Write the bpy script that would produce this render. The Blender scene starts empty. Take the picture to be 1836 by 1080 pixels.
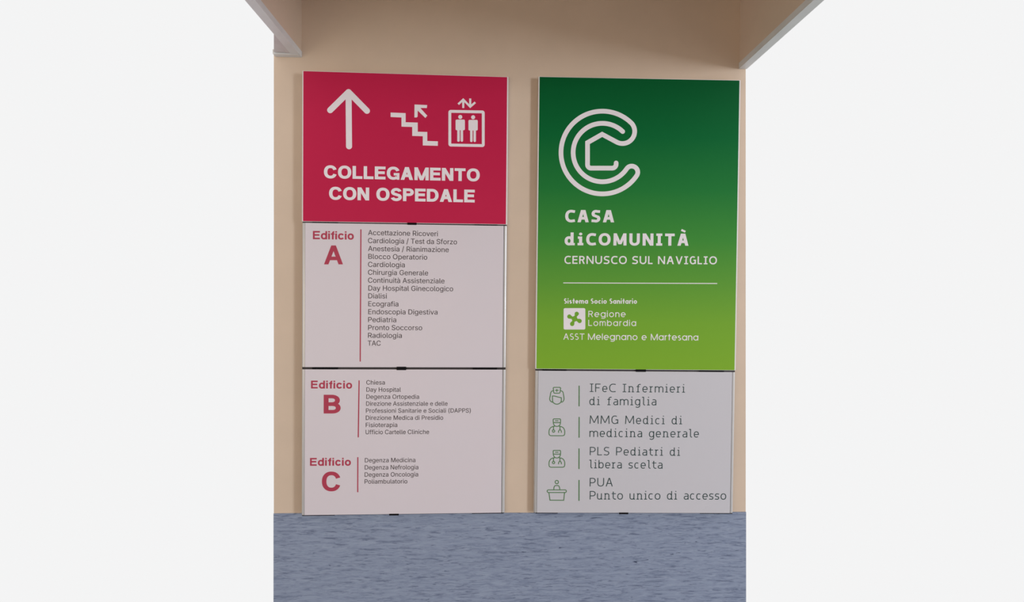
import bpy, bmesh, math
import numpy as np
from mathutils import Vector, Matrix
from mathutils.geometry import delaunay_2d_cdt

# ------------------------------------------------------------------ camera
S = bpy.context.scene
COL = S.collection
W, H, F = 1836.0, 1080.0, 900.0
CAM = Vector((0.0, -1.464, 1.50))
YAW, PITCH, ROLL = math.radians(1.94323), math.radians(-0.87138), math.radians(0.61655)

def cam_axes():
    r = Vector((math.cos(YAW), -math.sin(YAW), 0)); f = Vector((math.sin(YAW), math.cos(YAW), 0)); u = Vector((0, 0, 1))
    f, u = math.cos(PITCH)*f + math.sin(PITCH)*u, math.cos(PITCH)*u - math.sin(PITCH)*f
    r, u = math.cos(ROLL)*r + math.sin(ROLL)*u, math.cos(ROLL)*u - math.sin(ROLL)*r
    return r, u, f
CR, CU, CF = cam_axes()
cd = bpy.data.cameras.new('camera')
cd.sensor_fit = 'HORIZONTAL'; cd.sensor_width = 36.0; cd.lens = F / W * 36.0
cd.clip_start = 0.02
cam = bpy.data.objects.new('camera', cd)
M = Matrix.Identity(4)
for i in range(3):
    M[i][0], M[i][1], M[i][2], M[i][3] = CR[i], CU[i], -CF[i], CAM[i]
cam.matrix_world = M
COL.objects.link(cam); S.camera = cam

def hit(px, py, point, normal):
    """where the sight line of a photo pixel meets a real plane"""
    d = CF + CR*((px - W/2)/F) + CU*((H/2 - py)/F)
    t = (Vector(point) - CAM).dot(normal) / d.dot(normal)
    return CAM + d*t
def on_wall(px, py, y=0.0): return hit(px, py, (0, y, 0), Vector((0, 1, 0)))

# ------------------------------------------------------------------ light and exposure
vs = S.view_settings
S.display_settings.display_device = 'sRGB'
vs.view_transform = 'Standard'; vs.look = 'None'; vs.gamma = 1.0; vs.use_curve_mapping = False
vs.exposure = 0.0

world = bpy.data.worlds.new('world'); S.world = world; world.use_nodes = True
bg = world.node_tree.nodes['Background']
bg.inputs['Color'].default_value = (0.905, 0.905, 0.907, 1); bg.inputs['Strength'].default_value = 1.0

def area(name, loc, target, sx, sy, power, color):
    l = bpy.data.lights.new(name, 'AREA'); l.shape = 'RECTANGLE'; l.size = sx; l.size_y = sy
    l.energy = power; l.color = color
    o = bpy.data.objects.new(name, l); o.location = loc
    o.rotation_euler = (Vector(target) - Vector(loc)).to_track_quat('-Z', 'Y').to_euler()
    COL.objects.link(o); return o
ZC = 2.1676          # lower edge of the dropped ceiling
ZD = 0.856           # top of the blue wall covering
XL = on_wall(540.5, 100).x     # left and right side of the ceiling recess
XR = on_wall(1325.5, 120).x
KEY = area('window_light', (XR + 7.5, -6.3, ZC - 0.20), (0.0, 0, 1.5), 1.25, 2.6, 450, (0.80, 0.90, 1.0))     # tall daylit window at the far right
FILL = area('fill_light', (-1.1, -2.6, 1.30), (-0.25, 0, 1.35), 1.7, 0.9, 13.0, (1.0, 0.90, 0.68))      # unseen warm fill, added to lift the shade and the left side

# ------------------------------------------------------------------ materials
def lin(c):
    c = c/255.0
    return c/12.92 if c <= 0.04045 else ((c+0.055)/1.055)**2.4
def rgb(r, g, b): return (lin(r), lin(g), lin(b), 1)
def mat(name, color, rough=0.5, metal=0.0, spec=0.3):
    m = bpy.data.materials.new(name); m.use_nodes = True
    b = m.node_tree.nodes['Principled BSDF']
    b.inputs['Base Color'].default_value = color; b.inputs['Roughness'].default_value = rough
    b.inputs['Metallic'].default_value = metal; b.inputs['Specular IOR Level'].default_value = spec
    return m
def noise_vary(m, scale, c1, c2, bump=0.0, stretch=(1, 1, 1), detail=4, lo=0.3, hi=0.7, dist=0.001):
    nt = m.node_tree; N = nt.nodes; L = nt.links; b = N['Principled BSDF']
    tc = N.new('ShaderNodeTexCoord'); mp = N.new('ShaderNodeMapping'); mp.inputs['Scale'].default_value = stretch
    n = N.new('ShaderNodeTexNoise'); n.inputs['Scale'].default_value = scale; n.inputs['Detail'].default_value = detail
    r = N.new('ShaderNodeValToRGB'); r.color_ramp.elements[0].position = lo; r.color_ramp.elements[1].position = hi
    r.color_ramp.elements[0].color = c1; r.color_ramp.elements[1].color = c2
    L.new(tc.outputs['Object'], mp.inputs['Vector']); L.new(mp.outputs['Vector'], n.inputs['Vector'])
    L.new(n.outputs['Fac'], r.inputs['Fac']); L.new(r.outputs['Color'], b.inputs['Base Color'])
    if bump:
        bp = N.new('ShaderNodeBump'); bp.inputs['Strength'].default_value = bump; bp.inputs['Distance'].default_value = dist
        L.new(n.outputs['Fac'], bp.inputs['Height']); L.new(bp.outputs['Normal'], b.inputs['Normal'])
    return m

WALL_A = (0.705, 0.546, 0.418, 1); WALL_B = (0.74, 0.572, 0.438, 1)
M_wall = noise_vary(mat('wall_paint', WALL_A, 0.7, spec=0.2), 9.0, WALL_A, WALL_B, 0.06, detail=8)
M_ceil = noise_vary(mat('ceiling_tile', (0.7, 0.64, 0.64, 1), 0.6), 30, (0.66, 0.60, 0.60, 1), (0.72, 0.66, 0.66, 1))
M_trim = noise_vary(mat('trim_metal', (0.6, 0.6, 0.6, 1), 0.35), 20, (0.72, 0.71, 0.70, 1), (0.78, 0.77, 0.76, 1))
M_dark = mat('shadow_gap', (0.02, 0.015, 0.012, 1), 0.8)
M_floor = noise_vary(mat('floor_vinyl', (0.3, 0.32, 0.38, 1), 0.4), 12, (0.10, 0.12, 0.17, 1), (0.16, 0.18, 0.24, 1), stretch=(1, 5, 1))

def linoleum():
    m = mat('blue_linoleum', (0.27, 0.31, 0.40, 1), 0.5, spec=0.25)
    nt = m.node_tree; N = nt.nodes; L = nt.links; b = N['Principled BSDF']
    tc = N.new('ShaderNodeTexCoord')
    def nz(sx, sz, scale, detail, rough, distn, off=0.0):
        mp = N.new('ShaderNodeMapping'); mp.inputs['Scale'].default_value = (sx, 1, sz); mp.inputs['Location'].default_value = (off, off*1.7, off*0.3)
        n = N.new('ShaderNodeTexNoise'); n.inputs['Scale'].default_value = scale; n.inputs['Detail'].default_value = detail
        n.inputs['Roughness'].default_value = rough; n.inputs['Distortion'].default_value = distn
        L.new(tc.outputs['Object'], mp.inputs['Vector']); L.new(mp.outputs['Vector'], n.inputs['Vector']); return n
    def ramp(n, stops):
        r = N.new('ShaderNodeValToRGB'); e = r.color_ramp.elements
        while len(e) < len(stops): e.new(0.5)
        for k, (p, c) in enumerate(stops): e[k].position = p; e[k].color = c
        L.new(n.outputs['Fac'], r.inputs['Fac']); return r
    def mix(fac, a, bb):
        x = N.new('ShaderNodeMix'); x.data_type = 'RGBA'
        L.new(fac, x.inputs['Factor'])
        for s, v in ((6, a), (7, bb)):
            if isinstance(v, tuple): x.inputs[s].default_value = v
            else: L.new(v, x.inputs[s])
        return x.outputs[2]
    base = ramp(nz(7, 42, 2.8, 9, 0.68, 0.9), [(0.30, (0.200, 0.236, 0.335, 1)), (0.47, (0.285, 0.325, 0.432, 1)), (0.62, (0.325, 0.366, 0.472, 1)), (0.75, (0.375, 0.408, 0.505, 1))])
    st = ramp(nz(9, 95, 2.4, 8, 0.66, 1.1, 3.1), [(0.53, (0, 0, 0, 1)), (0.62, (1, 1, 1, 1))])
    c = mix(st.outputs['Color'], base.outputs['Color'], (0.165, 0.192, 0.278, 1))
    fl = ramp(nz(9, 85, 1.6, 4, 0.55, 0.9, 9.7), [(0.695, (0, 0, 0, 1)), (0.725, (1, 1, 1, 1))])
    c = mix(fl.outputs['Color'], c, (0.050, 0.062, 0.110, 1))
    L.new(c, b.inputs['Base Color'])
    return m
M_lino = linoleum()

M_alu = noise_vary(mat('satin_aluminium', (0.72, 0.70, 0.69, 1), 0.38, 0.0, 0.5), 40, (0.84, 0.80, 0.79, 1), (0.88, 0.84, 0.82, 1), stretch=(8, 8, 0.5))
M_rail = noise_vary(mat('rail_aluminium', (0.6, 0.6, 0.6, 1), 0.3, 0.2, 0.5), 40, (0.58, 0.55, 0.53, 1), (0.63, 0.60, 0.58, 1), stretch=(8, 8, 0.5))
M_white = noise_vary(mat('white_panel', (0.76, 0.68, 0.71, 1), 0.42, spec=0.25), 3, (0.765, 0.672, 0.700, 1), (0.755, 0.675, 0.708, 1))
M_white_dimmed = noise_vary(mat('white_panel_dimmed', (0.66, 0.62, 0.65, 1), 0.42, spec=0.25), 3, (0.655, 0.615, 0.640, 1), (0.645, 0.618, 0.645, 1))  # white panel toned down: weaker, cooler light at lower right put into colour
M_pink = noise_vary(mat('crimson_print', (0.58, 0.018, 0.075, 1), 0.5, spec=0.12), 3, (0.570, 0.0165, 0.072, 1), (0.590, 0.0185, 0.076, 1))
M_grey = mat('dark_grey_strip', (0.040, 0.033, 0.034, 1), 0.5)
M_groove = mat('rail_groove', (0.17, 0.155, 0.158, 1), 0.5)
M_black = mat('black_plastic', (0.006, 0.005, 0.006, 1), 0.6, spec=0.1)
M_vwhite = noise_vary(mat('white_lettering', (0.85, 0.78, 0.79, 1), 0.5, spec=0.2), 20, (0.90, 0.82, 0.84, 1), (0.93, 0.85, 0.86, 1))
M_vred = noise_vary(mat('red_lettering', (0.45, 0.04, 0.09, 1), 0.5, spec=0.2), 20, (0.46, 0.050, 0.092, 1), (0.49, 0.055, 0.098, 1))
M_vgrey = noise_vary(mat('charcoal_lettering', (0.05, 0.04, 0.042, 1), 0.5, spec=0.2), 20, (0.050, 0.036, 0.038, 1), (0.060, 0.042, 0.044, 1))
M_vteal = noise_vary(mat('dark_teal_lettering', (0.04, 0.07, 0.07, 1), 0.5, spec=0.2), 20, (0.032, 0.062, 0.060, 1), (0.038, 0.070, 0.068, 1))
M_vgreen = noise_vary(mat('green_line_art', (0.08, 0.2, 0.08, 1), 0.5, spec=0.2), 20, (0.095, 0.215, 0.082, 1), (0.105, 0.230, 0.09, 1))

def green_print(z0, z1):
    """the printed colour blend of the green header: dark bottle green above, lime below"""
    m = mat('green_blend_print', (0.1, 0.3, 0.1, 1), 0.5, spec=0.06)
    nt = m.node_tree; N = nt.nodes; L = nt.links; b = N['Principled BSDF']
    tc = N.new('ShaderNodeTexCoord'); sx = N.new('ShaderNodeSeparateXYZ'); mr = N.new('ShaderNodeMapRange')
    mr.inputs['From Min'].default_value = z1; mr.inputs['From Max'].default_value = z0
    r = N.new('ShaderNodeValToRGB'); e = r.color_ramp.elements
    stops = GREEN
    while len(e) < len(stops): e.new(0.5)
    for k, (p, c) in enumerate(stops): e[k].position = p; e[k].color = c
    L.new(tc.outputs['Object'], sx.inputs[0]); L.new(sx.outputs['Z'], mr.inputs['Value'])
    L.new(mr.outputs['Result'], r.inputs['Fac']); L.new(r.outputs['Color'], b.inputs['Base Color'])
    return m
GREEN = [(0.0, (0.002, 0.100, 0.026, 1)), (0.20, (0.004, 0.145, 0.036, 1)), (0.38, (0.020, 0.205, 0.042, 1)),
         (0.55, (0.060, 0.285, 0.045, 1)), (0.70, (0.130, 0.355, 0.045, 1)), (0.84, (0.205, 0.425, 0.040, 1)), (1.0, (0.240, 0.455, 0.036, 1))]

# ------------------------------------------------------------------ helpers
def link(name, me, m, parent=None, label=None):
    if m is not None: me.materials.append(m)
    o = bpy.data.objects.new(name, me); COL.objects.link(o)
    if parent is not None: o.parent = parent
    if label: o['label'] = label
    return o
def bm_obj(name, bm, m, parent=None, label=None):
    bmesh.ops.recalc_face_normals(bm, faces=bm.faces[:])
    me = bpy.data.meshes.new(name); bm.to_mesh(me); bm.free()
    return link(name, me, m, parent, label)
def structure(o, label=None):
    o['kind'] = 'structure'
    if label: o['label'] = label
    return o
def add_box(bm, x0, y0, z0, x1, y1, z1):
    vs_ = [bm.verts.new((x, y, z)) for x in (x0, x1) for y in (y0, y1) for z in (z0, z1)]
    for q in ((0, 1, 3, 2), (4, 6, 7, 5), (0, 4, 5, 1), (2, 3, 7, 6), (0, 2, 6, 4), (1, 5, 7, 3)): bm.faces.new([vs_[i] for i in q])
    return vs_
def box(name, x0, y0, z0, x1, y1, z1, m, parent=None, bevel=0.0, label=None, seg=2):
    bm = bmesh.new(); add_box(bm, x0, y0, z0, x1, y1, z1)
    if bevel: bmesh.ops.bevel(bm, geom=bm.edges[:], offset=bevel, segments=seg, profile=0.5, affect='EDGES')
    return bm_obj(name, bm, m, parent, label)
def prism_y(name, pts, y0, y1, m, parent=None, label=None):
    """polygon in x,z pushed from y0 to y1"""
    bm = bmesh.new()
    a = [bm.verts.new((x, y0, z)) for x, z in pts]; b = [bm.verts.new((x, y1, z)) for x, z in pts]
    bm.faces.new(a); bm.faces.new(b); n = len(pts)
    for i in range(n): bm.faces.new((a[i], a[(i+1) % n], b[(i+1) % n], b[i]))
    return bm_obj(name, bm, m, parent, label)
def prism_z(name, pts, z0, z1, m, parent=None, label=None):
    bm = bmesh.new()
    a = [bm.verts.new((x, y, z0)) for x, y in pts]; b = [bm.verts.new((x, y, z1)) for x, y in pts]
    bm.faces.new(a); bm.faces.new(b); n = len(pts)
    for i in range(n): bm.faces.new((a[i], a[(i+1) % n], b[(i+1) % n], b[i]))
    return bm_obj(name, bm, m, parent, label)

# ------------------------------------------------------------------ the setting
def edge_x(px):           # wall end under a column of the photo: x at floor and at z = 2.9
    a, b = on_wall(px, 0), on_wall(px, 1080)
    k = (a.x - b.x)/(a.z - b.z)
    return lambda z: b.x + k*(z - b.z)
EL, ER = edge_x(491), edge_x(1337)
ZT = 2.95
structure(prism_y('wall_back', [(EL(0), 0), (ER(0), 0), (ER(ZT), ZT), (EL(ZT), ZT)], 0.0, 0.12, M_wall), 'beige painted wall behind the two signs')
# blue linoleum covering on the lower wall, its top edge slightly uneven
pts = [(EL(0), 0.0), (ER(0), 0.0)]
n = 60; top = []
for i in range(n+1):
    t = i/n; x = EL(ZD) + (ER(ZD) - EL(ZD))*t
    top.append((x, ZD + 0.0006*math.sin(9*t+1) + 0.0004*math.sin(31*t)))
pts += top[::-1]
structure(prism_y('trim_1', pts, -0.0025, 0.0, M_lino), 'streaky blue linoleum covering on the lower wall')
structure(box('floor', -3.2, -4.6, -0.05, 3.2, 0.0, 0.0, M_floor), 'blue grey vinyl floor')
# recess in the ceiling above the signs: two cheeks, its own lid, metal edge profiles
structure(box('wall_left', XL - 0.02, -0.9, ZC + 0.001, XL, 0.0, ZT, M_wall), 'beige cheek of the ceiling recess at upper left')
structure(box('wall_right', XR, -0.9, ZC + 0.001, XR + 0.02, 0.0, ZT, M_wall), 'beige cheek of the ceiling recess at upper right')
structure(box('trim_2', XL - 0.022, -0.9, ZC, XL + 0.0015, -0.0005, ZC + 0.0165, M_trim), 'pale metal edge profile under the left cheek of the recess')
structure(box('trim_3', XR - 0.0015, -0.9, ZC, XR + 0.022, -0.0005, ZC + 0.0175, M_trim), 'pale metal edge profile under the right cheek of the recess')
structure(box('ceiling_recess', XL - 0.02, -0.9, ZT, XR + 0.02, 0.12, ZT + 0.04, M_ceil), 'lid of the ceiling recess')
structure(box('wall_front', XL - 0.02, -0.92, ZC, XR + 0.02, -0.9, ZT, M_wall), 'front cheek of the ceiling recess')
# dropped ceiling left of the recess: wall angle, tile, dark joint
xw = EL(ZC)
q = lambda px, py, z: hit(px, py, (0, 0, z), Vector((0, 0, 1)))
a0, a1 = q(491, 96, ZC), q(491, 40, ZC)
sx = lambda y: a0.x + (a1.x - a0.x)*(y - a0.y)/(a1.y - a0.y)      # how far left the photo shows this ceiling
sy = lambda x: a0.y + (a1.y - a0.y)*(x - a0.x)/(a1.x - a0.x)
structure(box('trim_4', sx(-0.012), -0.020, ZC - 0.0005, XL - 0.001, -0.0005, ZC + 0.012, M_trim, bevel=0.0006), 'pale wall angle under the dropped ceiling')
xe = XL - 0.0222
structure(prism_z('ceiling', [(sx(-0.0245), -0.0245), (XL - 0.036, -0.0245), (XL - 0.036, -0.0203), (xe, -0.0203), (xe, sy(xe))], ZC + 0.002, ZC + 0.012, M_ceil), 'pinkish white dropped ceiling tile at upper left')
structure(prism_z('ceiling_void', [(sx(-0.0195), -0.0195), (xe, -0.0195), (xe, -0.03), (sx(-0.03), -0.03)], ZC + 0.0122, ZC + 0.016, M_dark), 'dark joint beside the ceiling tile')
# the rest of the corridor, behind and above the photographer
structure(box('ceiling_corridor', -3.2, -4.6, ZC + 0.02, XR + 0.02, -0.93, ZC + 0.06, M_ceil), 'white corridor ceiling')
structure(box('ceiling_hall', XR + 0.02, -4.6, 5.2, 6.5, -0.93, 5.25, M_ceil), 'high ceiling of the hall at the right')
structure(box('ceiling_side', -3.2, -0.93, ZC + 0.02, XL - 0.025, -0.42, ZC + 0.06, M_ceil), 'white ceiling beside the recess')
structure(box('wall_opposite', -3.2, -4.7, 0.0, 3.2, -4.6, ZC + 0.06, M_wall), 'beige corridor wall opposite the signs')

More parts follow.
